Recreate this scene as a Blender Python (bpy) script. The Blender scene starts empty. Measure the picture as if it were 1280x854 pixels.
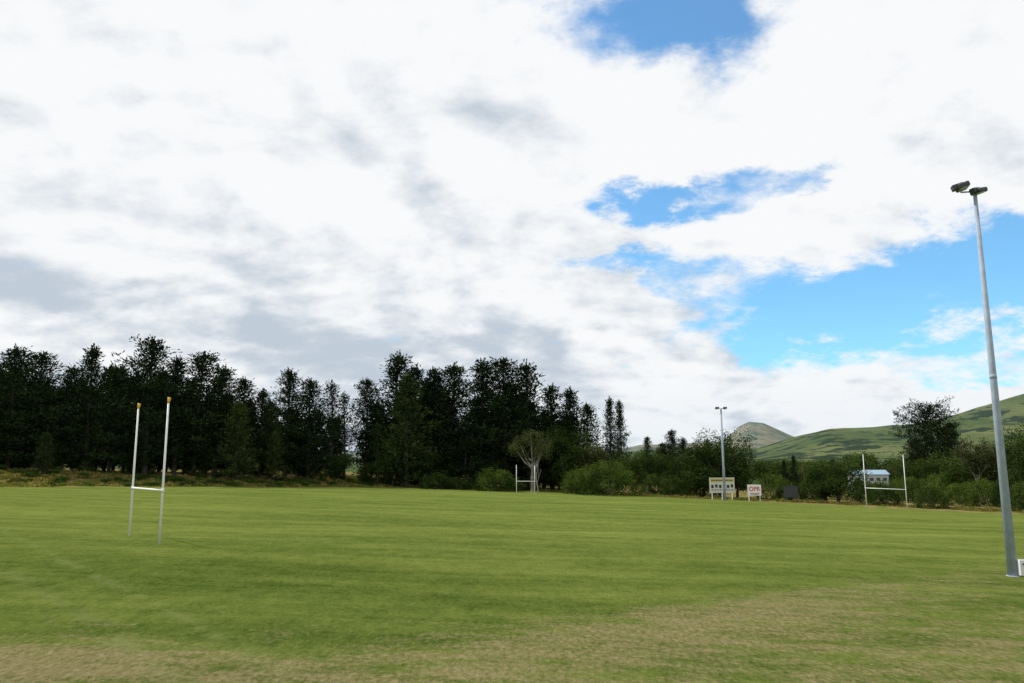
import bpy, math, random
import numpy as np
from mathutils import Vector, Matrix
random.seed(7); rng=np.random.default_rng(7)
scene=bpy.context.scene
COL=scene.collection
def link(o,parent=None):
    COL.objects.link(o)
    if parent: o.parent=parent
    return o
# ------------------------------------------------------------ terrain
def sst(a,b,v):
    t=np.clip((v-a)/(b-a),0,1); return t*t*(3-2*t)
def gz(x,y):
    x=np.asarray(x,float); y=np.asarray(y,float)
    z=-4.0*np.tanh(x/130)
    s=(x+80)*-.727+(y-125)*.686
    z=z+2.1*sst(0,24,s)*sst(-8,-34,x)
    z=z+.05*np.sin(x*.21+y*.05)*np.sin(y*.13)+.03*np.sin(x*.5+1)*np.sin(y*.37)
    return z
CAMZ=4.5
def site(b,d):
    """b = bearing in 1/1009 tangent units right of north, d = distance north"""
    x=b/1009*d; return x,d,float(gz(x,d))
def hgt(b,e,d):
    x,y,z=site(b,d); return CAMZ+e/1015*d-z
# ------------------------------------------------------------ node helpers
class NT:
    def __init__(s,nt): s.nt=nt; s.n=nt.nodes; s.l=nt.links
    def new(s,t,**k):
        n=s.n.new(t)
        for a,b in k.items(): setattr(n,a,b)
        return n
    def put(s,sock,v):
        if isinstance(v,bpy.types.NodeSocket): s.l.new(v,sock)
        elif v is not None:
            if hasattr(sock.default_value,'__len__') and not hasattr(v,'__len__'): v=(v,)*len(sock.default_value)
            if hasattr(v,'__len__') and len(v)==3 and len(sock.default_value)==4: v=(*v,1)
            sock.default_value=v
    def m(s,op,a,b=None,c=None,clamp=False):
        n=s.new('ShaderNodeMath',operation=op,use_clamp=clamp)
        s.put(n.inputs[0],a)
        if b is not None: s.put(n.inputs[1],b)
        if c is not None: s.put(n.inputs[2],c)
        return n.outputs[0]
    def noise(s,vec,scale,detail=4,rough=.5,dist=0,col=False):
        n=s.new('ShaderNodeTexNoise'); s.put(n.inputs['Vector'],vec)
        n.inputs['Scale'].default_value=scale; n.inputs['Detail'].default_value=detail
        n.inputs['Roughness'].default_value=rough; n.inputs['Distortion'].default_value=dist
        return n.outputs['Color' if col else 'Fac']
    def mp(s,v,a,b,c=0,d=1,smooth=True):
        n=s.new('ShaderNodeMapRange'); n.interpolation_type='SMOOTHSTEP' if smooth else 'LINEAR'
        s.put(n.inputs[0],v)
        for i,q in zip((1,2,3,4),(a,b,c,d)): s.put(n.inputs[i],q)
        return n.outputs[0]
    def mix(s,f,a,b,mode='MIX'):
        n=s.new('ShaderNodeMix',data_type='RGBA',blend_type=mode)
        s.put(n.inputs[0],f); s.put(n.inputs[6],a); s.put(n.inputs[7],b); return n.outputs[2]
    def mapping(s,v,scale=(1,1,1),rot=(0,0,0),loc=(0,0,0)):
        n=s.new('ShaderNodeMapping'); s.put(n.inputs[0],v)
        n.inputs['Scale'].default_value=scale; n.inputs['Rotation'].default_value=rot; n.inputs['Location'].default_value=loc
        return n.outputs[0]
    def vadd(s,a,b):
        n=s.new('ShaderNodeVectorMath',operation='ADD'); s.put(n.inputs[0],a); s.put(n.inputs[1],b); return n.outputs[0]
    def sep(s,v):
        n=s.new('ShaderNodeSeparateXYZ'); s.put(n.inputs[0],v); return n.outputs
    def comb(s,x,y,z):
        n=s.new('ShaderNodeCombineXYZ'); s.put(n.inputs[0],x); s.put(n.inputs[1],y); s.put(n.inputs[2],z); return n.outputs[0]
def newmat(name):
    m=bpy.data.materials.new(name); m.use_nodes=True
    t=NT(m.node_tree); t.n.clear(); out=t.new('ShaderNodeOutputMaterial')
    return m,t,out
def simple(name,col,rough=.5,metal=0,var=.12,scale=6,spec=.5):
    m,t,out=newmat(name); b=t.new('ShaderNodeBsdfPrincipled')
    tc=t.new('ShaderNodeTexCoord').outputs['Object']
    f=t.noise(tc,scale,4,.6)
    c=t.mix(t.mp(f,.3,.7),tuple(v*(1-var) for v in col),tuple(min(1,v*(1+var)) for v in col))
    t.put(b.inputs['Base Color'],c); b.inputs['Roughness'].default_value=rough; b.inputs['Metallic'].default_value=metal
    b.inputs['Specular IOR Level'].default_value=spec
    t.l.new(b.outputs[0],out.inputs[0]); return m
def grass_colour(t):
    P=t.new('ShaderNodeNewGeometry').outputs['Position']
    x,y,_=t.sep(P)
    flat=t.comb(x,y,0.0)
    n1=t.noise(flat,.045,3,.5); n2=t.noise(flat,.35,5,.6)
    n3=t.noise(t.mapping(flat,scale=(1.6,.7,1),rot=(0,0,.3)),1,6,.72)
    n5=t.noise(t.mapping(flat,scale=(7,3.2,1),rot=(0,0,.2)),1,5,.8,.4)
    st=t.noise(t.mapping(flat,scale=(.05,.75,1),rot=(0,0,.12)),1,5,.7)
    st2=t.noise(t.mapping(flat,scale=(.03,.22,1),rot=(0,0,-.25)),1,3,.6)
    q=t.m('ADD',t.m('MULTIPLY',y,.95),t.m('MULTIPLY',x,.22))
    q=t.m('ADD',q,t.m('MULTIPLY',n1,6.0))
    band=t.m('SINE',q)
    def c0(v,k): return t.m('MULTIPLY',t.m('SUBTRACT',v,.5),k)
    f=t.m('ADD',c0(n1,.9),c0(n2,.9))
    for v in (c0(st,1.1),c0(st2,1.4),c0(n3,1.4),c0(n5,2.3),t.m('MULTIPLY',band,.06)): f=t.m('ADD',f,v)
    f=t.m('ADD',f,t.mp(y,18,60,-.12,.12,False))
    f=t.mp(f,-.66,.66,smooth=False)
    c=t.mix(f,(.050,.086,.014),(.188,.224,.050))
    def gauss(cx,cy,sx,sy,rot=0):
        dx=t.m('SUBTRACT',x,cx); dy=t.m('SUBTRACT',y,cy); cr,sr=math.cos(rot),math.sin(rot)
        u=t.m('DIVIDE',t.m('ADD',t.m('MULTIPLY',dx,cr),t.m('MULTIPLY',dy,sr)),sx)
        v=t.m('DIVIDE',t.m('SUBTRACT',t.m('MULTIPLY',dy,cr),t.m('MULTIPLY',dx,sr)),sy)
        r=t.m('ADD',t.m('MULTIPLY',u,u),t.m('MULTIPLY',v,v))
        return t.m('EXPONENT',t.m('MULTIPLY',r,-1.0))
    g=t.m('ADD',gauss(7,27,15,3.0,.72),t.m('MULTIPLY',gauss(14,23,9,5,.5),.75))
    g=t.m('ADD',g,t.m('MULTIPLY',gauss(-10.5,18.8,3.8,2.2,0),1.2))
    g=t.m('ADD',g,t.m('MULTIPLY',gauss(0,12,18,9,0),.75))
    g=t.m('ADD',g,t.m('MULTIPLY',gauss(26,40,12,5,.7),.5))
    nd=t.noise(t.mapping(flat,scale=(.45,1.0,1),rot=(0,0,.35)),1.0,7,.76)
    dry=t.mp(t.m('ADD',t.m('ADD',t.m('MULTIPLY',g,.27),nd),c0(n5,.32)),.58,.88)
    dryc=t.mix(t.mp(n5,.3,.7),(.15,.130,.052),(.34,.275,.15))
    c=t.mix(t.m('MULTIPLY',dry,.82),c,dryc)
    def track(ax,ay,bx,by,w):
        L=math.hypot(bx-ax,by-ay); nx,ny=-(by-ay)/L,(bx-ax)/L
        s=t.m('ADD',t.m('MULTIPLY',t.m('SUBTRACT',x,ax),nx),t.m('MULTIPLY',t.m('SUBTRACT',y,ay),ny))
        s=t.m('ADD',s,t.m('MULTIPLY',t.m('SUBTRACT',n1,.5),1.5))
        s=t.m('DIVIDE',s,w); return t.m('EXPONENT',t.m('MULTIPLY',t.m('MULTIPLY',s,s),-1.0))
    tr=t.m('ADD',track(-9.4,20.5,-23,36,.35),track(-7.6,21.8,-21.2,38,.3))
    tr=t.m('MULTIPLY',tr,t.mp(t.m('ADD',n3,t.m('SUBTRACT',n2,.5)),.30,.70))
    tr=t.m('MULTIPLY',tr,t.mp(x,-3,-8))
    c=t.mix(t.m('MULTIPLY',tr,.38,clamp=True),c,(.19,.22,.08))
    s1=t.m('ADD',t.m('MULTIPLY',t.m('ADD',x,80),-.727),t.m('MULTIPLY',t.m('SUBTRACT',y,125),.686))
    s2=t.m('ADD',t.m('MULTIPLY',t.m('SUBTRACT',x,38),.72),t.m('MULTIPLY',t.m('SUBTRACT',y,157),.69))
    s3=t.m('SUBTRACT',y,180)
    S=t.m('MAXIMUM',s1,t.m('MAXIMUM',s2,s3)); S=t.m('ADD',S,t.m('MULTIPLY',t.m('SUBTRACT',n2,.5),5))
    R=t.mp(S,-1.5,1.5)
    rc=t.mix(t.mp(n2,.38,.62),(.095,.12,.024),(.27,.19,.09))
    far=t.mp(y,230,420); rc=t.mix(far,rc,(.055,.09,.03))
    c=t.mix(R,c,rc)
    return c,flat,n3,n5
m_ground,t,out=newmat('grass_field')
c,flat,n3,n5=grass_colour(t)
b=t.new('ShaderNodeBsdfDiffuse'); t.put(b.inputs['Color'],c)
bp=t.new('ShaderNodeBump'); bp.inputs['Strength'].default_value=.9; bp.inputs['Distance'].default_value=.10
t.put(bp.inputs['Height'],t.noise(flat,7,5,.8)); t.l.new(bp.outputs[0],b.inputs['Normal'])
t.l.new(b.outputs[0],out.inputs[0])
def leafmat(name,lo,hi,trans=.25):
    m,t,out=newmat(name)
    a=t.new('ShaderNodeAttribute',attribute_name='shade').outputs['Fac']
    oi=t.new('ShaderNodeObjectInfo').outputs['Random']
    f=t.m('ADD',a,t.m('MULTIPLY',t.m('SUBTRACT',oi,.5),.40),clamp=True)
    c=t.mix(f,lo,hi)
    d=t.new('ShaderNodeBsdfDiffuse'); t.put(d.inputs[0],c)
    if not trans: t.l.new(d.outputs[0],out.inputs[0]); return m
    tr=t.new('ShaderNodeBsdfTranslucent'); t.put(tr.inputs[0],t.mix(1,c,(1.2,1.2,.6),'MULTIPLY'))
    mx=t.new('ShaderNodeMixShader'); mx.inputs[0].default_value=trans
    t.l.new(d.outputs[0],mx.inputs[1]); t.l.new(tr.outputs[0],mx.inputs[2]); t.l.new(mx.outputs[0],out.inputs[0])
    return m
bark=simple('bark_dark',(.05,.04,.032),.9,0,.35,3)
bark_pale=simple('bark_pale',(.24,.22,.19),.85,0,.3,2)
bark_brown=simple('bark_brown',(.14,.115,.085),.85,0,.3,2)
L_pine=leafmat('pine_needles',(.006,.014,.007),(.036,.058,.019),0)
L_pine2=leafmat('pine_needles_light',(.016,.030,.010),(.080,.106,.030),0)
L_broad=leafmat('broad_leaves',(.010,.024,.007),(.070,.110,.024),.15)
L_bright=leafmat('bush_leaves',(.012,.030,.007),(.105,.155,.030),.15)
L_olive=leafmat('olive_leaves',(.024,.036,.014),(.105,.120,.045),.2)
L_dry=leafmat('dry_tall_grass',(.09,.10,.022),(.34,.27,.10),.3)
L_green=leafmat('green_tall_grass',(.06,.095,.015),(.20,.24,.05),.3)
# ------------------------------------------------------------ mesh building
class MB:
    def __init__(s): s.V=[];s.F=[];s.M=[];s.S=[];s.n=0
    def tube(s,pts,rad,n=6,mat=0):
        pts=[Vector(p) for p in pts]
        for i,p in enumerate(pts):
            d=(pts[min(i+1,len(pts)-1)]-pts[max(i-1,0)]).normalized()
            q=d.to_track_quat('Z','Y')
            for k in range(n):
                a=2*math.pi*k/n
                v=p+q@Vector((math.cos(a)*rad[i],math.sin(a)*rad[i],0)); s.V.append(tuple(v)); s.S.append(.5)
        for i in range(len(pts)-1):
            for k in range(n):
                a=s.n+i*n+k; b=s.n+i*n+(k+1)%n
                s.F.append((a,b,b+n,a+n)); s.M.append(mat)
        s.F.append(tuple(s.n+(len(pts)-1)*n+k for k in range(n))); s.M.append(mat)
        s.n+=n*len(pts)
    def leaves(s,C,A,B,L,W,shade,mat=1):
        C=np.asarray(C); N=len(C)
        A=A/np.linalg.norm(A,axis=1,keepdims=True); B=np.cross(A,B); B/=np.linalg.norm(B,axis=1,keepdims=True)+1e-9
        L=np.asarray(L).reshape(-1,1)*np.ones((N,1)); W=np.asarray(W).reshape(-1,1)*np.ones((N,1))
        v=np.stack([C-A*L*.5,C+B*W*.5+A*L*.1,C+A*L*.5,C-B*W*.5+A*L*.1],1).reshape(-1,3)
        s.V.extend(map(tuple,v)); s.S.extend(np.repeat(shade,4))
        idx=(s.n+np.arange(N*4)).reshape(-1,4); s.F.extend(map(tuple,idx.tolist())); s.M.extend([mat]*N); s.n+=4*N
    def mesh(s,name,mats):
        me=bpy.data.meshes.new(name); me.from_pydata(s.V,[],s.F)
        for m in mats: me.materials.append(m)
        me.polygons.foreach_set('material_index',np.array(s.M,dtype=np.int32))
        at=me.attributes.new('shade','FLOAT','POINT'); at.data.foreach_set('value',np.clip(np.array(s.S,dtype=np.float32),0,1))
        me.update(); return me
def pine(seed,H=26,R=6.5,base=.08,lean=.4,dens=1.0,pw=.7,mat=None,flat=0,big=1.0,nl=13):
    r=np.random.default_rng(seed); mb=MB()
    def tp(t): return np.array([math.sin(t*2.1+seed)*lean*t, math.cos(t*1.7+seed)*lean*t, H*t])
    mb.tube([tp(t) for t in np.linspace(0,.97,9)],[(.016*H)*(1-t)**.8+.04 for t in np.linspace(0,.97,9)],8)
    nb=int(118*dens*(1-base)); ph=r.uniform(0,6.28,6); C=[];A=[];S=[]
    for i in range(nb):
        t=base+(1-base)*((i+r.random())/nb)**.9
        az=i*2.39996+r.normal(0,.3)
        prof=min(1,1.12*max(0,1-t)**pw+.04) if not flat else min(1,(1-t)*3.5+.35)
        if t<.22: prof*=.8+.2*(t/.22)
        prof*=1+.22*math.sin(az+ph[0]+t*2)+.20*math.sin(az*2+ph[2]+t*9)*math.sin(t*17+ph[1])
        ln=R*prof*r.uniform(.65,1.15)
        up=-.10+.42*t+r.normal(0,.1)
        o=tp(t*.97); d=np.array([math.cos(az),math.sin(az),up])
        cur=.07+.22*t
        bp_=lambda s: o+d*ln*s+np.array([0,0,cur*ln*s*s])
        if i%2==0: mb.tube([bp_(s) for s in (0,.35,.7,1)],[.09*(1-t)+.03,.06,.04,.02],4)
        k=max(3,int(ln*1.15)+1); bs=r.uniform(.1,.9)
        for s in np.linspace(.28,1.02,k):
            c=bp_(s)+r.normal(0,.22+.05*ln,3)*np.array([1,1,.5])
            m=nl; q=r.normal(0,1,(m,3))*np.array([.62,.62,.36])
            C.append(c+q); dd=q*1.0+d*.6+np.array([0,0,.45])+r.normal(0,.45,(m,3)); A.append(dd)
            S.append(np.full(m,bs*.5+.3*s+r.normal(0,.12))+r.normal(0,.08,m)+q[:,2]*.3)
    for j in range(5):
        c=tp(.945+.014*j); m=8; q=r.normal(0,1,(m,3))*np.array([.28,.28,.35]); C.append(c+q); A.append(q*.7+np.array([0,0,1.1])); S.append(np.full(m,.7))
    C=np.concatenate(C);A=np.concatenate(A);S=np.concatenate(S); N=len(C)
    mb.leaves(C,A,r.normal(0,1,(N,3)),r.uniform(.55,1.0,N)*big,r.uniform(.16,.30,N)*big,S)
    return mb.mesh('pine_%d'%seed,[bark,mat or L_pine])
def broad(seed,H,W,base,leaf=.32,count=9000,lobes=14,mat=None,brk=None,limbs=True,tight=.42):
    r=np.random.default_rng(seed); mb=MB(); z0=H*base; hc=(H-z0)/2; zc=z0+hc
    tpz=z0+hc*.4
    mb.tube([(0,0,0),(.1,0,tpz*.4),(-.05,.12,tpz*.8),(0,0,tpz)],[.028*H+.05,.022*H+.04,.017*H+.03,.012*H+.02],8)
    C=[];A=[];S=[]
    for i in range(lobes):
        zz=r.uniform(-.78,.72); az=i*2.4+r.normal(0,.3); rr=math.sqrt(max(.05,1-zz*zz))*r.uniform(.35,.72)
        lc=np.array([math.cos(az)*rr*W/2,math.sin(az)*rr*W/2,zc+zz*hc*.82])
        lr=np.array([W/2,W/2,hc*.9])*tight*r.uniform(.7,1.2)
        lc[2]=min(lc[2],H-lr[2]*.95)
        if base<.05: lc[2]=max(lc[2],lr[2]*.7)
        if limbs:
            s=np.array([0,0,tpz*r.uniform(.55,1)]); mid=(s+lc)/2+np.array([0,0,-.06*H*r.random()])
            mb.tube([s,mid,lc,lc+(lc-mid)*.5],[.011*H+.02,.008*H+.015,.02,.012],5)
        nc=max(8,int(count/lobes/14)); bs=r.uniform(.15,.75)
        for j in range(nc):
            v=r.normal(0,1,3); v/=np.linalg.norm(v); v*=r.uniform(.62,1.1)
            c=lc+v*lr; m=14; q=r.normal(0,1,(m,3))*leaf*1.25
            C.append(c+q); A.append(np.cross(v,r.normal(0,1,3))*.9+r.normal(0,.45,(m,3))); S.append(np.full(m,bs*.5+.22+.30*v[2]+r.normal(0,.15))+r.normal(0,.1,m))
    C=np.concatenate(C);A=np.concatenate(A);S=np.concatenate(S)
    k=C[:,2]>.05; C=C[k];A=A[k];S=S[k];N=len(C)
    mb.leaves(C,A,r.normal(0,1,(N,3)),r.uniform(.8,1.4,N)*leaf,r.uniform(.4,.7,N)*leaf,S)
    return mb.mesh('broad_%d'%seed,[brk or bark,mat or L_broad])
def dome(seed,H,W,leaf,count,mat):
    """rounded bush: dome-shaped shell of foliage clumps down to the ground"""
    r=np.random.default_rng(seed); mb=MB(); C=[];A=[];S=[]
    for k in range(5):
        a=k*1.26; mb.tube([(0,0,0),(math.cos(a)*W*.12,math.sin(a)*W*.12,H*.3),(math.cos(a)*W*.22,math.sin(a)*W*.22,H*.6)],[.12,.08,.04],5)
    ph=r.uniform(0,6.28,8); n=count//14
    for j in range(n):
        az=r.uniform(0,6.283); zz=r.uniform(0,1)**.8; el=math.asin(zz)
        bump=1+.10*math.sin(az*3+ph[0])*math.sin(el*4+ph[1])+.08*math.sin(az*7+ph[2]+el*3)+.07*math.sin(az*5+el*9+ph[3])
        v=np.array([math.cos(az)*math.cos(el),math.sin(az)*math.cos(el),zz]); rad=r.uniform(.78,1.02)*bump
        if zz<.25: rad*=.92
        c=v*rad*np.array([W/2,W/2,H*.95]); m=14; q=r.normal(0,1,(m,3))*leaf*1.2
        C.append(c+q); A.append(np.cross(v,r.normal(0,1,3))*.9+r.normal(0,.45,(m,3)))
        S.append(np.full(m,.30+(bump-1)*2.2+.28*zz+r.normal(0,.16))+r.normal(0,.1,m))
    C=np.concatenate(C);A=np.concatenate(A);S=np.concatenate(S)
    k=C[:,2]>.05; C=C[k];A=A[k];S=S[k];N=len(C)
    mb.leaves(C,A,r.normal(0,1,(N,3)),r.uniform(.8,1.4,N)*leaf,r.uniform(.4,.7,N)*leaf,S)
    return mb.mesh('dome_%d'%seed,[bark,mat])
def bare(seed,H,spread,leafn=0,mat=None,brk=None):
    r=random.Random(seed); mb=MB(); tips=[]
    def grow(p,d,l,rad,dep):
        pts=[p];q=p.copy();dd=d.copy()
        for i in range(3):
            dd=(dd+Vector((r.gauss(0,.13),r.gauss(0,.13),r.gauss(.05,.08)))).normalized(); q=q+dd*l/3; pts.append(q.copy())
        mb.tube(pts,[rad,rad*.88,rad*.75,rad*.62],5)
        tips.append((q.copy(),dep))
        if dep>0:
            for k in range(r.choice((2,2,3))):
                nd=(dd+Vector((r.uniform(-1,1),r.uniform(-1,1),r.uniform(-.2,.6)))*spread).normalized()
                grow(q,nd,l*r.uniform(.6,.85),rad*.6,dep-1)
            nd=(d+Vector((r.uniform(-1,1),r.uniform(-1,1),.2))*spread).normalized(); grow(pts[2],nd,l*.6,rad*.45,dep-1)
    grow(Vector((0,0,0)),Vector((.05,0,1)),H*.32,H*.017+.02,4 if leafn else 3)
    if leafn:
        rg=np.random.default_rng(seed); T=[tuple(p) for p,dp in tips if dp<=1]; T=np.array(T)
        C=T[rg.integers(0,len(T),leafn)]+rg.normal(0,.38,(leafn,3))
        mb.leaves(C,rg.normal(0,1,(leafn,3)),rg.normal(0,1,(leafn,3)),rg.uniform(.25,.5,leafn),rg.uniform(.1,.2,leafn),rg.random(leafn))
    return mb.mesh('bare_%d'%seed,[brk or bark_pale,mat or L_olive])
def tuft(seed,H=.9,R=1.2,n=160,mat=None):
    r=np.random.default_rng(seed); mb=MB()
    C=r.normal(0,1,(n,3))*np.array([R*.5,R*.5,0]); h=H*r.uniform(.5,1.1,n)*np.exp(-(C[:,0]**2+C[:,1]**2)/(R*R)); C[:,2]=h*.5
    A=r.normal(0,.28,(n,3)); A[:,2]=1
    mb.leaves(C,A,r.normal(0,1,(n,3)),h,r.uniform(.12,.24,n),r.random(n),mat=0)
    return mb.mesh('tuft_%d'%seed,[mat or L_dry])
def place(me,name,x,y,z,sx=1,sz=1,rot=None,parent=None,sy=None):
    o=bpy.data.objects.new(name,me); o.location=(x,y,z); o.scale=(sx,sy or sx,sz)
    o.rotation_euler=(0,0,random.uniform(0,6.28) if rot is None else rot); return link(o,parent)
def empty(name,loc=(0,0,0)):
    e=bpy.data.objects.new(name,None); e.location=loc; e.empty_display_size=.5; return link(e)
# ------------------------------------------------------------ ground sheet
def axis(lo,hi,n,k):
    u=np.linspace(-1,1,n); s=np.sinh(k*u)/math.sinh(k); return np.where(s<0,-s*lo,s*hi)
xs=axis(-9000,9000,281,6.5); ys=axis(-1500,12000,321,6.0)+60
X,Y=np.meshgrid(xs,ys); Z=gz(X,Y)
V=np.stack([X,Y,Z],-1).reshape(-1,3); nx=len(xs);ny=len(ys)
i=np.arange(nx*ny).reshape(ny,nx); F=np.stack([i[:-1,:-1],i[:-1,1:],i[1:,1:],i[1:,:-1]],-1).reshape(-1,4)
me=bpy.data.meshes.new('ground'); me.from_pydata(V.tolist(),[],F.tolist()); me.materials.append(m_ground)
me.polygons.foreach_set('use_smooth',[True]*len(F)); me.update(); link(bpy.data.objects.new('ground',me))
# ------------------------------------------------------------ hills
def vnoise(x,y,seed):
    r=np.random.default_rng(seed); out=0;amp=1;tot=0
    for o in range(5):
        tab=r.random((64,64)); fx=x*2**o; fy=y*2**o
        ix=np.floor(fx).astype(int); iy=np.floor(fy).astype(int); u=fx-ix; v=fy-iy; u=u*u*(3-2*u); v=v*v*(3-2*v)
        g=lambda a,b: tab[a%64,b%64]
        out=out+amp*((g(ix,iy)*(1-u)+g(ix+1,iy)*u)*(1-v)+(g(ix,iy+1)*(1-u)+g(ix+1,iy+1)*u)*v); tot+=amp; amp*=.5
    return out/tot
m_hill,t,out=newmat('hill_pasture')
P=t.new('ShaderNodeNewGeometry').outputs['Position']
a=t.noise(P,.0045,6,.6); bb=t.noise(P,.009,8,.72); cc=t.noise(P,.04,5,.7)
c=t.mix(t.mp(a,.4,.6),(.060,.095,.036),(.125,.145,.060))
c=t.mix(t.m('MULTIPLY',t.mp(cc,.4,.7),.35),c,(.17,.16,.08))
c=t.mix(t.mp(bb,.49,.56),c,(.026,.044,.026))
x,y,z=t.sep(P)
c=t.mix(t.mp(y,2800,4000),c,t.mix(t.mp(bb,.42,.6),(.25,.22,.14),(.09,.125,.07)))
c=t.mix(t.mp(y,900,5200,0,.30),c,(.16,.21,.28))  # aerial haze painted into the hill colour, bluer with distance
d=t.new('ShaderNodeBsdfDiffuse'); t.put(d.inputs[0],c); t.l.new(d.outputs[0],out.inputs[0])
def hills(name,prof,r0,w,seed,amp,n=300,m=90,u0=-700,u1=1100,rough=.22):
    u=np.linspace(u0,u1,n); rr=np.linspace(-1,1.2,m)
    U,Rr=np.meshgrid(u,rr); D=r0+Rr*w
    e=np.interp(U,[p[0] for p in prof],[p[1] for p in prof]); Hc=e/1015*r0+CAMZ+4
    sh=np.clip(1-np.abs(Rr),0,1)**1.15
    X=U/1009*D; Y=D
    nz=vnoise(X/amp+9,Y/amp+5,seed)-.5
    gul=np.abs(vnoise(X/(amp*.55)+3,Y/(amp*1.6)+8,seed+1)-.5)*-1
    Z=-6+Hc*sh*(1+(rough*2*nz+rough*1.6*(gul+.1))*np.clip(np.abs(Rr)*4,.22,1))
    V=np.stack([X,Y,Z],-1).reshape(-1,3); i=np.arange(n*m).reshape(m,n)
    F=np.stack([i[:-1,:-1],i[:-1,1:],i[1:,1:],i[1:,:-1]],-1).reshape(-1,4)
    me=bpy.data.meshes.new(name); me.from_pydata(V.tolist(),[],F.tolist()); me.materials.append(m_hill)
    me.polygons.foreach_set('use_smooth',[True]*len(F)); link(bpy.data.objects.new(name,me))
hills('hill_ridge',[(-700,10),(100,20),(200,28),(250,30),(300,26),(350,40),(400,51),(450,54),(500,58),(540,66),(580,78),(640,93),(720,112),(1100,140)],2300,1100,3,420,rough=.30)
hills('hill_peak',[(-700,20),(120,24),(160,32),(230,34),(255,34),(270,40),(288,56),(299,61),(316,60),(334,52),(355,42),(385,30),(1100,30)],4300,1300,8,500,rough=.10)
# ------------------------------------------------------------ tree templates
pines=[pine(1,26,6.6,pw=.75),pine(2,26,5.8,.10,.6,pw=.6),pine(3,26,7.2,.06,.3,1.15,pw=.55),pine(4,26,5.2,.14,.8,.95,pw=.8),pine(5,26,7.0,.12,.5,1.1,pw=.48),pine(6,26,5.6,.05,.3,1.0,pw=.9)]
pine_back=[pine(7,26,6.4,pw=.6,big=1.7,nl=6),pine(8,26,6.8,pw=.75,big=1.7,nl=6)]
pines_light=[pine(11,22,5.2,.04,.4,.9,.7,L_pine2),pine(12,22,4.8,.06,.4,.85,.6,L_pine2)]
sparse=[pine(21,24,4.2,.38,.9,.5,.6),pine(22,24,3.8,.45,.9,.42,.6)]
flatpine=pine(31,26,8.5,.25,1.2,1.3,.3,None,1)
bro=[broad(41,15,13,.1,.34,10000,18),broad(42,14,10,.15,.34,7500,14,L_olive),broad(43,13,9,.05,.34,7500,13)]
bro_far=[broad(45,15,13,.05,.8,2200,12),broad(46,14,10,.05,.75,2000,11,L_olive)]
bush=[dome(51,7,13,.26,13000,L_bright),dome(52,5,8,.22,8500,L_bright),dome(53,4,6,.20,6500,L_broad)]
lowbush=broad(54,4,6,0,.45,1600,9,L_bright,None,False)
gum=broad(61,14,11,.35,.30,4500,13,L_olive,bark_pale,True,.3)
bares=[bare(71,8,.5),bare(72,14,.7,4200,None,bark_brown)]
# ------------------------------------------------------------ pine belt
front=[(-668,146,152),(-632,158,150),(-597,152,153),(-565,134,155),(-535,161,156),(-505,134,160),(-460,170,160),(-423,146,163),(-398,151,166),(-372,132,168),(-341,118,172),(-316,104,172),(-284,129,177),(-256,116,178),
 (-184,116,190),(-151,148,188),(-124,134,190),(-100,130,191),(-76,134,193),(-41,141,188),(-8,142,187),(21,136,189),(50,108,191),(72,104,193),(94,84,196)]
for k,(b_,e,d) in enumerate(front):
    x,y,z=site(b_,d); H=hgt(b_,e,d); i=[0,2,4,1,5,0,2,3,4,1,0,5][k%12]
    s=H/26; place(pines[i],'pine_tree',x,y,z-.2,s*random.uniform(.98,1.25)*(.8 if b_>-200 and b_<-180 else 1),s)
for b_,e,d in [(-228,112,184),(-211,98,186),(-168,60,182),(-60,70,186)]:
    x,y,z=site(b_,d); s=hgt(b_,e,d)/24; place(random.choice(sparse),'pine_tree',x,y,z-.2,s,s)
for b_,e,d in [(-347,88,164),(-132,122,180),(-585,50,146),(-300,50,170)]:
    x,y,z=site(b_,d); s=hgt(b_,e,d)/22; place(random.choice(pines_light),'pine_tree',x,y,z-.2,s,s)
forest=empty('pine_forest')
for row,(d0,dd) in enumerate([(13,8),(28,12)]):
    b_=-760
    while b_<105:
        b_+=random.uniform(20,32)
        if (-214<b_<-186) or (-72<b_<-52): continue
        if b_>90: break
        d=np.interp(b_,[-780,-640,-200,0,100],[148,152,186,190,196])+d0+random.uniform(0,dd)
        e=np.interp(b_,[-780,-640,-460,-340,-220,-180,-150,0,60,100],[135,138,138,98,85,90,118,116,88,64])*random.uniform(.72,.98)
        x,y,z=site(b_,d); s=hgt(b_,e,d)/26
        place(random.choice(pine_back),'pine',x,y,z-.2,s*1.05,s,parent=forest)
under=empty('forest_undergrowth')
b_=-740
while b_<110:
    b_+=random.uniform(12,20)
    if -205<b_<-192: continue
    d=np.interp(b_,[-780,-640,-200,0,100],[148,152,184,184,186])+random.uniform(-3,8)
    x,y,z=site(b_,d); s=random.uniform(.7,1.3)
    place(random.choice([bush[2],bro[2],bro[2]]),'shrub',x,y,z-.3,s*.8,s*.6 if random.random()<.8 else s*.8,parent=under)
for b_,e,d,mm,w in [(124,92,235,pines[5],.6),(137,88,240,pines[3],.6),(170,42,255,pines[0],.8),(188,34,262,pines[4],.8),(200,50,262,pines[2],.8),(214,40,262,pines[1],.8),(245,40,215,pines[5],.6),(352,18,300,pines[5],.8),(340,12,300,pines[0],.8)]:
    x,y,z=site(b_,d); s=hgt(b_,e,d)/26; place(mm,'conifer_tree',x,y,z-.2,s*w*1.1,s)
x,y,z=site(530,240); s=hgt(530,80,240)/26; place(flatpine,'pine_tree',x,y,z,s*.95,s,rot=1.)
x,y,z=site(552,236); s=hgt(552,58,236)/26; place(pines[2],'pine_tree',x,y,z,s*.8,s)
x,y,z=site(508,246); s=hgt(508,38,246)/26; place(pines[4],'pine_tree',x,y,z,s*.9,s)
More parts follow.
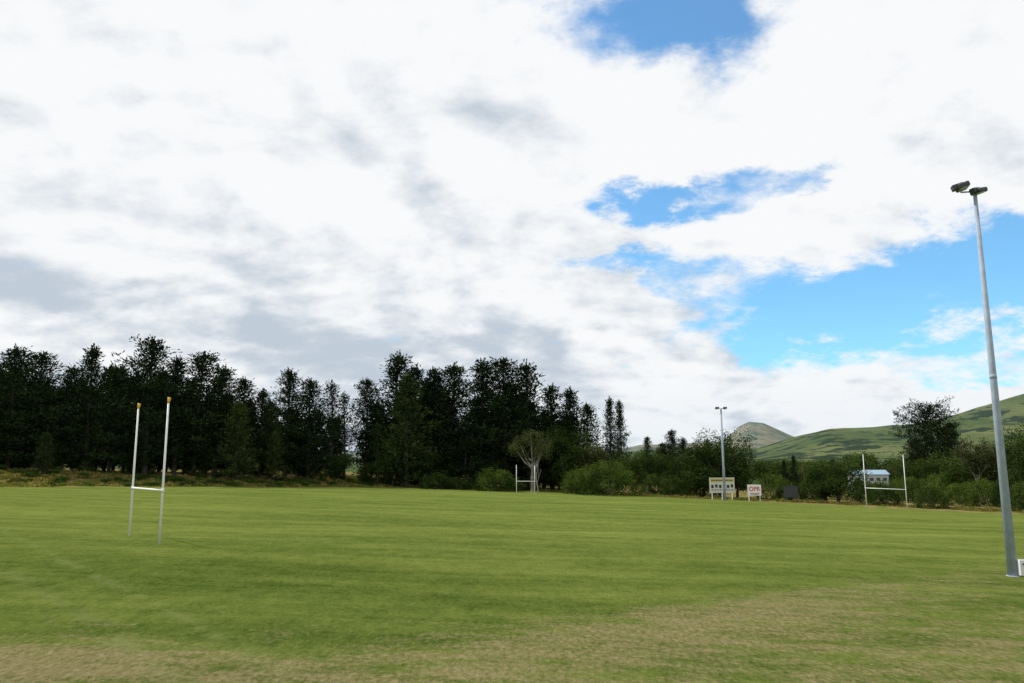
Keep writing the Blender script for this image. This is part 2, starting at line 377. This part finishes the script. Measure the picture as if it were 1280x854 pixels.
for b_,e,d,mm,W,Wt,nm in [(260,56,168,bro[0],16,13,'broadleaf_tree'),(238,36,172,bro[2],10,9,'broadleaf_tree'),(280,36,170,bro[2],9,9,'broadleaf_tree'),(70,60,182,bro[2],12,9,'broadleaf_tree'),(95,40,180,bro[1],9,10,'broadleaf_tree'),(25,54,176,gum,12,11,'gum_tree'),
    (150,26,205,bro[2],9,9,'broadleaf_tree'),(172,30,212,bro[0],12,13,'broadleaf_tree'),(196,22,205,bro[2],9,9,'broadleaf_tree'),(218,26,200,bro[0],12,13,'broadleaf_tree'),
    (405,20,152,bro[0],12,13,'broadleaf_tree'),(390,8,154,bro[2],7,9,'broadleaf_tree'),(646,66,140,bro[0],10,13,'broadleaf_tree'),(662,48,135,bro[2],9,9,'broadleaf_tree'),(618,34,168,bro[1],11,10,'broadleaf_tree'),(570,22,180,bro[2],12,9,'broadleaf_tree'),(545,26,190,bro[0],13,13,'broadleaf_tree'),(595,18,170,bro[0],11,13,'broadleaf_tree'),(500,16,200,bro[2],10,9,'broadleaf_tree'),(690,80,150,bro[0],13,13,'broadleaf_tree')]:
    x,y,z=site(b_,d); H=hgt(b_,e,d); H0=max(v.co.z for v in mm.vertices)
    place(mm,nm,x,y,z-.1,W/Wt,H/H0)
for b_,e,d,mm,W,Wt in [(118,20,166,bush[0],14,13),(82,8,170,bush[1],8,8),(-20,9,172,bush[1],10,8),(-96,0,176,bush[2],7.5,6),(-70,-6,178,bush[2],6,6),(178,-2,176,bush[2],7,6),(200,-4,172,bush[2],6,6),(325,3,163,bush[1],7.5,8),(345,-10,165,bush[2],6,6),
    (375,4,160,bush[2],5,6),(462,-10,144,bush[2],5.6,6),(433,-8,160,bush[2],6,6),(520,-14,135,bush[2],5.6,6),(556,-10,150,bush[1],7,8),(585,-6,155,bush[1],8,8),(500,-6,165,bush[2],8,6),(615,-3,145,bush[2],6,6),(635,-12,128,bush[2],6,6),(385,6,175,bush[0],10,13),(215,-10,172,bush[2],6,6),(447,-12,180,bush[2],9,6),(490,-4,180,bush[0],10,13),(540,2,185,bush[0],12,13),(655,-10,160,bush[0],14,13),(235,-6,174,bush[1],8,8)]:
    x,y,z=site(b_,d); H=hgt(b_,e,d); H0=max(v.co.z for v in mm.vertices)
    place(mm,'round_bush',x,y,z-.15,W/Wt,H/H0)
x,y,z=site(32,165); place(bares[0],'bare_tree',x,y,z,.8,1.05,rot=.5)
x,y,z=site(585,168); s=hgt(585,60,168)/14; place(bares[1],'sparse_tree',x,y,z,s*.95,s*.9,rot=2)
x,y,z=site(602,175); s=hgt(602,50,175)/14; place(bares[1],'sparse_tree',x,y,z,s*.8,s*.8,rot=4)
dist=empty('distant_trees')
for k in range(330):
    b_=random.uniform(100,760); d=random.uniform(250,900)
    if 425<b_<470 and d<300: continue
    e=random.uniform(-2,13)+ (7 if b_>430 and random.random()<.3 else 0)
    x,y,z=site(b_,d); H=max(5,min(18,hgt(b_,e,d)))
    mm=random.choice([bro_far[0],bro_far[1],bro_far[0],pine_back[0]]); H0={'p':26,'b':14}[mm.name[0]]
    s=H/H0; place(mm,'tree',x,y,z-.3,s*1.2,s,parent=dist)
# rough vegetation on the left bank
tufts=[tuft(1),tuft(2,1.1,1.0),tuft(3,.7,1.6,180),tuft(4,.9,1.3,160,L_green)]
rough=empty('rough_grass_bank')
for k in range(900):
    u=random.random()**.9; s_=random.uniform(.3,27 if u<.5 else 14)
    ax,ay=-104+u*80,99.5+u*84.8
    x=ax-.727*s_; y=ay+.686*s_; z=float(gz(x,y))
    if random.random()<.82: place(random.choice(tufts),'grass_tuft',x,y,z-.05,random.uniform(.8,2.0),random.uniform(.35,1.0),parent=rough)
    else:
        s=random.uniform(.12,.30); place(lowbush,'low_shrub',x,y,z-.15,s*1.9,s*1.1,parent=rough)
edge=empty('field_edge_grass')
for k in range(420):
    b_=random.uniform(-150,660)
    d=np.interp(b_,[-150,0,200,260,500,660],[181,181,160,158,136,118])+random.uniform(0,9)
    x,y,z=site(b_,d); place(random.choice(tufts),'grass_tuft',x,y,z-.05,random.uniform(.7,1.5),random.uniform(.2,.7),parent=edge)
# ------------------------------------------------------------ furniture
def cyl(name,p0,p1,r0,r1,mat,parent,n=14,bev=0):
    mb=MB(); p0=Vector(p0);p1=Vector(p1); mb.tube([p0,p0.lerp(p1,.5),p1],[r0,(r0+r1)/2,r1],n)
    mb.F.append(tuple(range(n-1,-1,-1))); mb.M.append(0)
    me=mb.mesh(name,[mat])
    for p in me.polygons: p.use_smooth=len(p.vertices)==4
    return link(bpy.data.objects.new(name,me),parent)
def box(name,c,s,mat,parent,rot=(0,0,0),bev=.01):
    x,y,z=[v/2 for v in s]
    V=[(a*x,b*y,d*z) for a in(-1,1) for b in(-1,1) for d in(-1,1)]
    F=[(0,1,3,2),(4,6,7,5),(0,4,5,1),(2,3,7,6),(0,2,6,4),(1,5,7,3)]
    me=bpy.data.meshes.new(name); me.from_pydata(V,[],F); me.materials.append(mat)
    o=bpy.data.objects.new(name,me); o.location=c; o.rotation_euler=rot
    if bev: m=o.modifiers.new('bevel','BEVEL'); m.width=bev; m.segments=2
    return link(o,parent)
white=simple('white_paint',(.80,.80,.78),.4,0,.06,3)
yellow=simple('yellow_pad',(.75,.42,.03),.5)
galv=simple('galvanised_steel',(.33,.39,.47),.55,0,.12,2,.25)
dark=simple('dark_housing',(.045,.05,.055),.5)
glass=simple('lamp_lens',(.45,.48,.5),.15)
red=simple('red_paint',(.55,.03,.03),.5)
black=simple('black_paint',(.02,.02,.022),.5)
cream=simple('board_cream',(.60,.58,.45),.6)
grey=simple('grey_panel',(.035,.04,.045),.6)
def goal(p0,p1,H,hb,r=.06,caps=True):
    e=empty('rugby_goal',(0,0,0)); cx,cy=(p0[0]+p1[0])/2,(p0[1]+p1[1])/2; e.location=(cx,cy,float(gz(cx,cy)))
    for i,p in enumerate((p0,p1)):
        z=float(gz(*p))-e.location.z; a=(p[0]-cx,p[1]-cy)
        cyl('upright_%d'%(i+1),(a[0],a[1],z-.1),(a[0],a[1],z+H),r,r*.72,white,e)
        cyl('bracket_%d'%(i+1),(a[0],a[1],z+hb-.1),(a[0],a[1],z+hb+.1),r*1.2,r*1.2,white,e)
        if caps:
            cyl('top_cap_%d'%(i+1),(a[0],a[1],z+H-.30),(a[0],a[1],z+H+.03),r*.95,r*.9,yellow,e)
            box('flag_%d'%(i+1),(a[0]+.06,a[1],z+H-.10),(.10,.02,.20),yellow,e,(0,.25,0),.003)
        if i==0: A_=(a[0],a[1],z+hb)
        else: cyl('crossbar',A_,(a[0],a[1],z+hb),r*.85,r*.85,white,e)
goal((-22.8,48.6),(-19.0,44.0),7.9,2.85,.068)
goal((.75,150),(4.25,154.4),5.5,2.5,.07,False)
goal((58.4,134),(63.6,131),8.6,3.1,.075,False)
def flood(e,name,c,yaw,tilt,s=1):
    h=empty(name+'_pivot',c); h.parent=e; h.rotation_euler=(tilt,0,yaw)
    box(name+'_housing',(0,0,0),(.62*s,.42*s,.20*s),dark,h,bev=.05*s)
    box(name+'_lens',(0,0,-.105*s),(.54*s,.34*s,.02*s),glass,h,bev=.004)
    box(name+'_gear_box',(0,.27*s,.06*s),(.30*s,.22*s,.22*s),dark,h,bev=.03*s)
    box(name+'_hinge_arm',(0,.12*s,.16*s),(.08*s,.4*s,.05*s),galv,h)
e=empty('floodlight_pole',(24.9,41,float(gz(24.9,41))))
H=20.0
cyl('shaft',(0,0,-.1),(0,0,H),.24,.095,galv,e,16)
cyl('joint_collar',(0,0,H*.5-.12),(0,0,H*.5+.1),.176,.174,galv,e,16)
cyl('base_flange',(0,0,-.05),(0,0,.04),.31,.31,galv,e,16)
cyl('cross_arm',(-.75,0,H-.05),(.35,0,H+.02),.045,.045,galv,e,8)
flood(e,'lamp_1',(-.72,-.15,H+.22),math.radians(75),math.radians(-18),1.35)
flood(e,'lamp_2',(.16,-.1,H-.02),math.radians(105),math.radians(-12),1.2)
box('control_cabinet',(.42,-.25,.45),(.55,.32,.75),white,e,bev=.02)
box('cabinet_door_recess',(.42,-.414,.45),(.44,.008,.62),simple('cabinet_door',(.62,.64,.64),.5),e,bev=.002)
box('cabinet_vent',(.42,-.42,.62),(.3,.006,.08),dark,e,bev=0)
e=empty('floodlight_pole',(39.8,152,float(gz(39.8,152)))); H=17.2
cyl('shaft',(0,0,-.1),(0,0,H),.26,.15,galv,e,12)
cyl('cross_arm',(-.95,0,H),(.95,0,H),.06,.06,galv,e,8)
flood(e,'lamp_1',(-.75,-.1,H+.1),0,-.5,1.2); flood(e,'lamp_2',(.75,-.1,H+.1),0,-.5,1.2)
x,y=40.4,156; e=empty('scoreboard_sign',(x,y,float(gz(x,y)))); e.rotation_euler=(0,0,.12)
for i,px in enumerate((-2,0,2)): box('leg_%d'%(i+1),(px,.1,.9),(.14,.14,2.0),white,e)
box('board',(0,0,2.75),(5.0,.12,2.7),cream,e)
box('frame_top',(0,-.01,4.13),(5.1,.2,.08),white,e,bev=0); box('frame_bottom',(0,-.01,1.37),(5.1,.2,.08),white,e,bev=0)
box('title_strip',(0,-.066,3.65),(4.8,.012,.62),simple('title_yellow',(.60,.52,.16),.6),e,bev=0)
for i in range(14): box('title_letter_%d'%i,(-2.0+i*.31,-.076,3.65),(.18 if i%3 else .24,.008,.3),black,e,bev=0)
box('score_panel',(0,-.066,2.35),(4.7,.012,1.5),simple('panel_white',(.6,.6,.56),.6),e,bev=0)
for i in range(6): box('number_slot_%d'%i,(-1.95+i*.78,-.077,2.6 if i%2 else 2.5),(.5,.01,.6),black,e,bev=0)
for i in range(8): box('caption_%d'%i,(-2+i*.57,-.077,1.85),(.36,.01,.16),black,e,bev=0)
x,y=44.8,150; e=empty('advertising_sign',(x,y,float(gz(x,y)))); e.rotation_euler=(0,0,.1)
for i,px in enumerate((-1.05,1.05)): box('leg_%d'%(i+1),(px,.09,1.1),(.12,.12,2.4),white,e)
box('board',(0,0,2.05),(2.6,.08,2.0),white,e); box('lower_text_bar',(0,-.045,1.45),(1.9,.01,.13),red,e,bev=0); box('lower_text_bar_2',(0,-.045,1.22),(1.5,.01,.09),grey,e,bev=0)
tx=bpy.data.curves.new('sign_text','FONT'); tx.body='OPR'; tx.size=1.1; tx.align_x='CENTER'; tx.extrude=.004; tx.offset=.02; tx.materials.append(red)
o=bpy.data.objects.new('lettering',tx); o.location=(0,-.05,1.9); o.rotation_euler=(math.pi/2,0,0); link(o,e)
x,y=51.9,151; e=empty('notice_board',(x,y,float(gz(x,y))))
for i,px in enumerate((-.9,.9)): box('leg_%d'%(i+1),(px,.08,1.0),(.12,.12,2.0),grey,e)
box('board',(0,0,1.9),(2.6,.1,2.0),grey,e); box('top_rail',(0,0,2.95),(2.8,.16,.1),dark,e,bev=0)
x,y,z=site(444,240); e=empty('clubhouse_building',(x,y,z)); Wl=simple('wall_pale',(.42,.45,.46),.7); Rf=simple('roof_blue_grey',(.26,.38,.50),.5)
e.rotation_euler=(0,0,-.1); e.scale=(.8,.8,.92)
box('walls',(0,0,3.1),(12,8,6.2),Wl,e,bev=0)
mbv=[(-6.4,-4.5,6.15),(6.4,-4.5,6.15),(6.4,4.5,6.15),(-6.4,4.5,6.15),(-6.4,0,7.6),(6.4,0,7.6)]
me=bpy.data.meshes.new('roof'); me.from_pydata(mbv,[],[(0,1,5,4),(3,4,5,2),(0,4,3),(1,2,5),(0,3,2,1)]); me.materials.append(Rf); link(bpy.data.objects.new('roof',me),e)
for i in range(5): box('window_%d'%i,(-4.6+i*2.3,-4.01,4.6),(1.3,.06,1.0),dark,e,bev=0); box('sill_%d'%i,(-4.6+i*2.3,-4.06,4.05),(1.5,.16,.08),white,e,bev=0)
box('door',(0,-4.01,1.05),(1.1,.07,2.1),dark,e,bev=0)
# ------------------------------------------------------------ world
w=bpy.data.worlds.new('World'); scene.world=w; w.use_nodes=True; t=NT(w.node_tree); t.n.clear()
out=t.new('ShaderNodeOutputWorld')
SUN_EL=46; SUN_AZ=-72
sky=t.new('ShaderNodeTexSky',sky_type='NISHITA'); sky.sun_disc=False; sky.sun_elevation=math.radians(SUN_EL); sky.sun_rotation=math.radians(SUN_AZ)
sky.air_density=1.0; sky.dust_density=.3; sky.ozone_density=2.0
dv=t.new('ShaderNodeTexCoord').outputs['Generated']
x,y,z=t.sep(dv); zc=t.m('MAXIMUM',z,0.0)
az=t.m('MULTIPLY',t.m('ARCTAN2',x,y),57.2958); el=t.m('MULTIPLY',t.m('ARCSINE',zc),57.2958)
k=t.m('DIVIDE',1.0,t.m('ADD',zc,.34))
P=t.comb(t.m('MULTIPLY',x,k),t.m('MULTIPLY',y,t.m('MULTIPLY',k,1.1)),0.37)
n=t.noise(P,2.6,9,.54,.1); nb_=t.noise(P,1.0,3,.45,.1); nf=t.noise(P,9,6,.62,.1)
nsh=t.noise(t.vadd(P,(-.045,.04,0)),2.6,6,.54,.1)
wc=t.new('ShaderNodeSeparateColor'); t.put(wc.inputs[0],t.noise(P,3.8,7,.64,0,True))
azw=t.m('ADD',az,t.m('MULTIPLY',t.m('SUBTRACT',wc.outputs[0],.5),22)); elw=t.m('ADD',el,t.m('MULTIPLY',t.m('SUBTRACT',wc.outputs[1],.5),11))
def patch(a0,e0,sa,se,A,tilt=0):
    da=t.m('SUBTRACT',azw,a0); de=t.m('SUBTRACT',t.m('SUBTRACT',elw,e0),t.m('MULTIPLY',da,tilt))
    u=t.m('DIVIDE',da,sa); v=t.m('DIVIDE',de,se)
    return t.m('MULTIPLY',t.m('EXPONENT',t.m('MULTIPLY',t.m('ADD',t.m('MULTIPLY',u,u),t.m('MULTIPLY',v,v)),-1.0)),A)
M=None
for p in [(13,31.0,11,4.4,1.3),(22,10.6,9,3.4,1.5,.08),(33,12.0,8,4.0,1.5,.20),(8,13.8,7,1.7,1.15,-.05),(11,18.8,4.8,1.6,1.15,.1),(20,19.4,4.5,2.2,1.15,.1),(-33,27,6,4,.6),(70,25,20,8,.9),(-100,40,25,12,.8),(150,30,40,9,.8),(30,5.6,6,1.0,.6)]:
    g=patch(*p); M=g if M is None else t.m('ADD',M,g)
M=t.m('MINIMUM',M,1.55)
dens=t.m('SUBTRACT',t.m('ADD',n,t.m('MULTIPLY',t.m('SUBTRACT',nf,.5),.50)),t.m('MULTIPLY',M,.40))
alpha=t.mp(dens,.02,.32,.04,1)
sh=t.m('ADD',t.m('MULTIPLY',nb_,.75),t.m('MULTIPLY',t.m('SUBTRACT',n,nsh),2.0)); sh=t.m('ADD',sh,t.m('MULTIPLY',nf,.26))
sh=t.m('SUBTRACT',sh,t.m('MULTIPLY',t.mp(az,14,-12),t.mp(el,15,6,0,.20)))
sh=t.m('ADD',sh,t.m('MULTIPLY',t.mp(az,-4,16),.06))
sh=t.mp(sh,.13,.62)
ccol=t.mix(sh,(.53,.605,.69),(.94,.955,.97))
ccol=t.mix(t.mp(el,8,0,0,.4),ccol,(.68,.77,.86))
b1=t.new('ShaderNodeBackground'); t.put(b1.inputs[0],t.mix(1,sky.outputs[0],(.85,1.45,1.65),'MULTIPLY')); b1.inputs[1].default_value=.12
b2=t.new('ShaderNodeBackground'); t.put(b2.inputs[0],ccol); b2.inputs[1].default_value=1.0
ms=t.new('ShaderNodeMixShader'); t.put(ms.inputs[0],alpha); t.l.new(b1.outputs[0],ms.inputs[1]); t.l.new(b2.outputs[0],ms.inputs[2]); t.l.new(ms.outputs[0],out.inputs[0])
# sun
a,e_=math.radians(SUN_AZ),math.radians(SUN_EL)
to=Vector((math.sin(a)*math.cos(e_),math.cos(a)*math.cos(e_),math.sin(e_)))
L=bpy.data.lights.new('sun','SUN'); L.energy=3.4; L.angle=math.radians(.7); L.color=(1,.95,.87)
o=bpy.data.objects.new('sun',L); o.rotation_euler=to.to_track_quat('Z','Y').to_euler(); o.location=(-50,0,80); link(o)
# camera
cam=bpy.data.cameras.new('camera'); cam.lens=28.0; cam.sensor_width=36; cam.clip_end=30000; cam.clip_start=.1
o=bpy.data.objects.new('camera',cam)
link(o)
o.matrix_world=Matrix.Translation((0,0,CAMZ))@Matrix.Rotation(math.radians(99.18),4,'X')@Matrix.Rotation(-.003,4,'Z')
scene.camera=o
scene.view_settings.view_transform='Standard'; scene.view_settings.look='None'; scene.view_settings.exposure=0; scene.view_settings.gamma=1
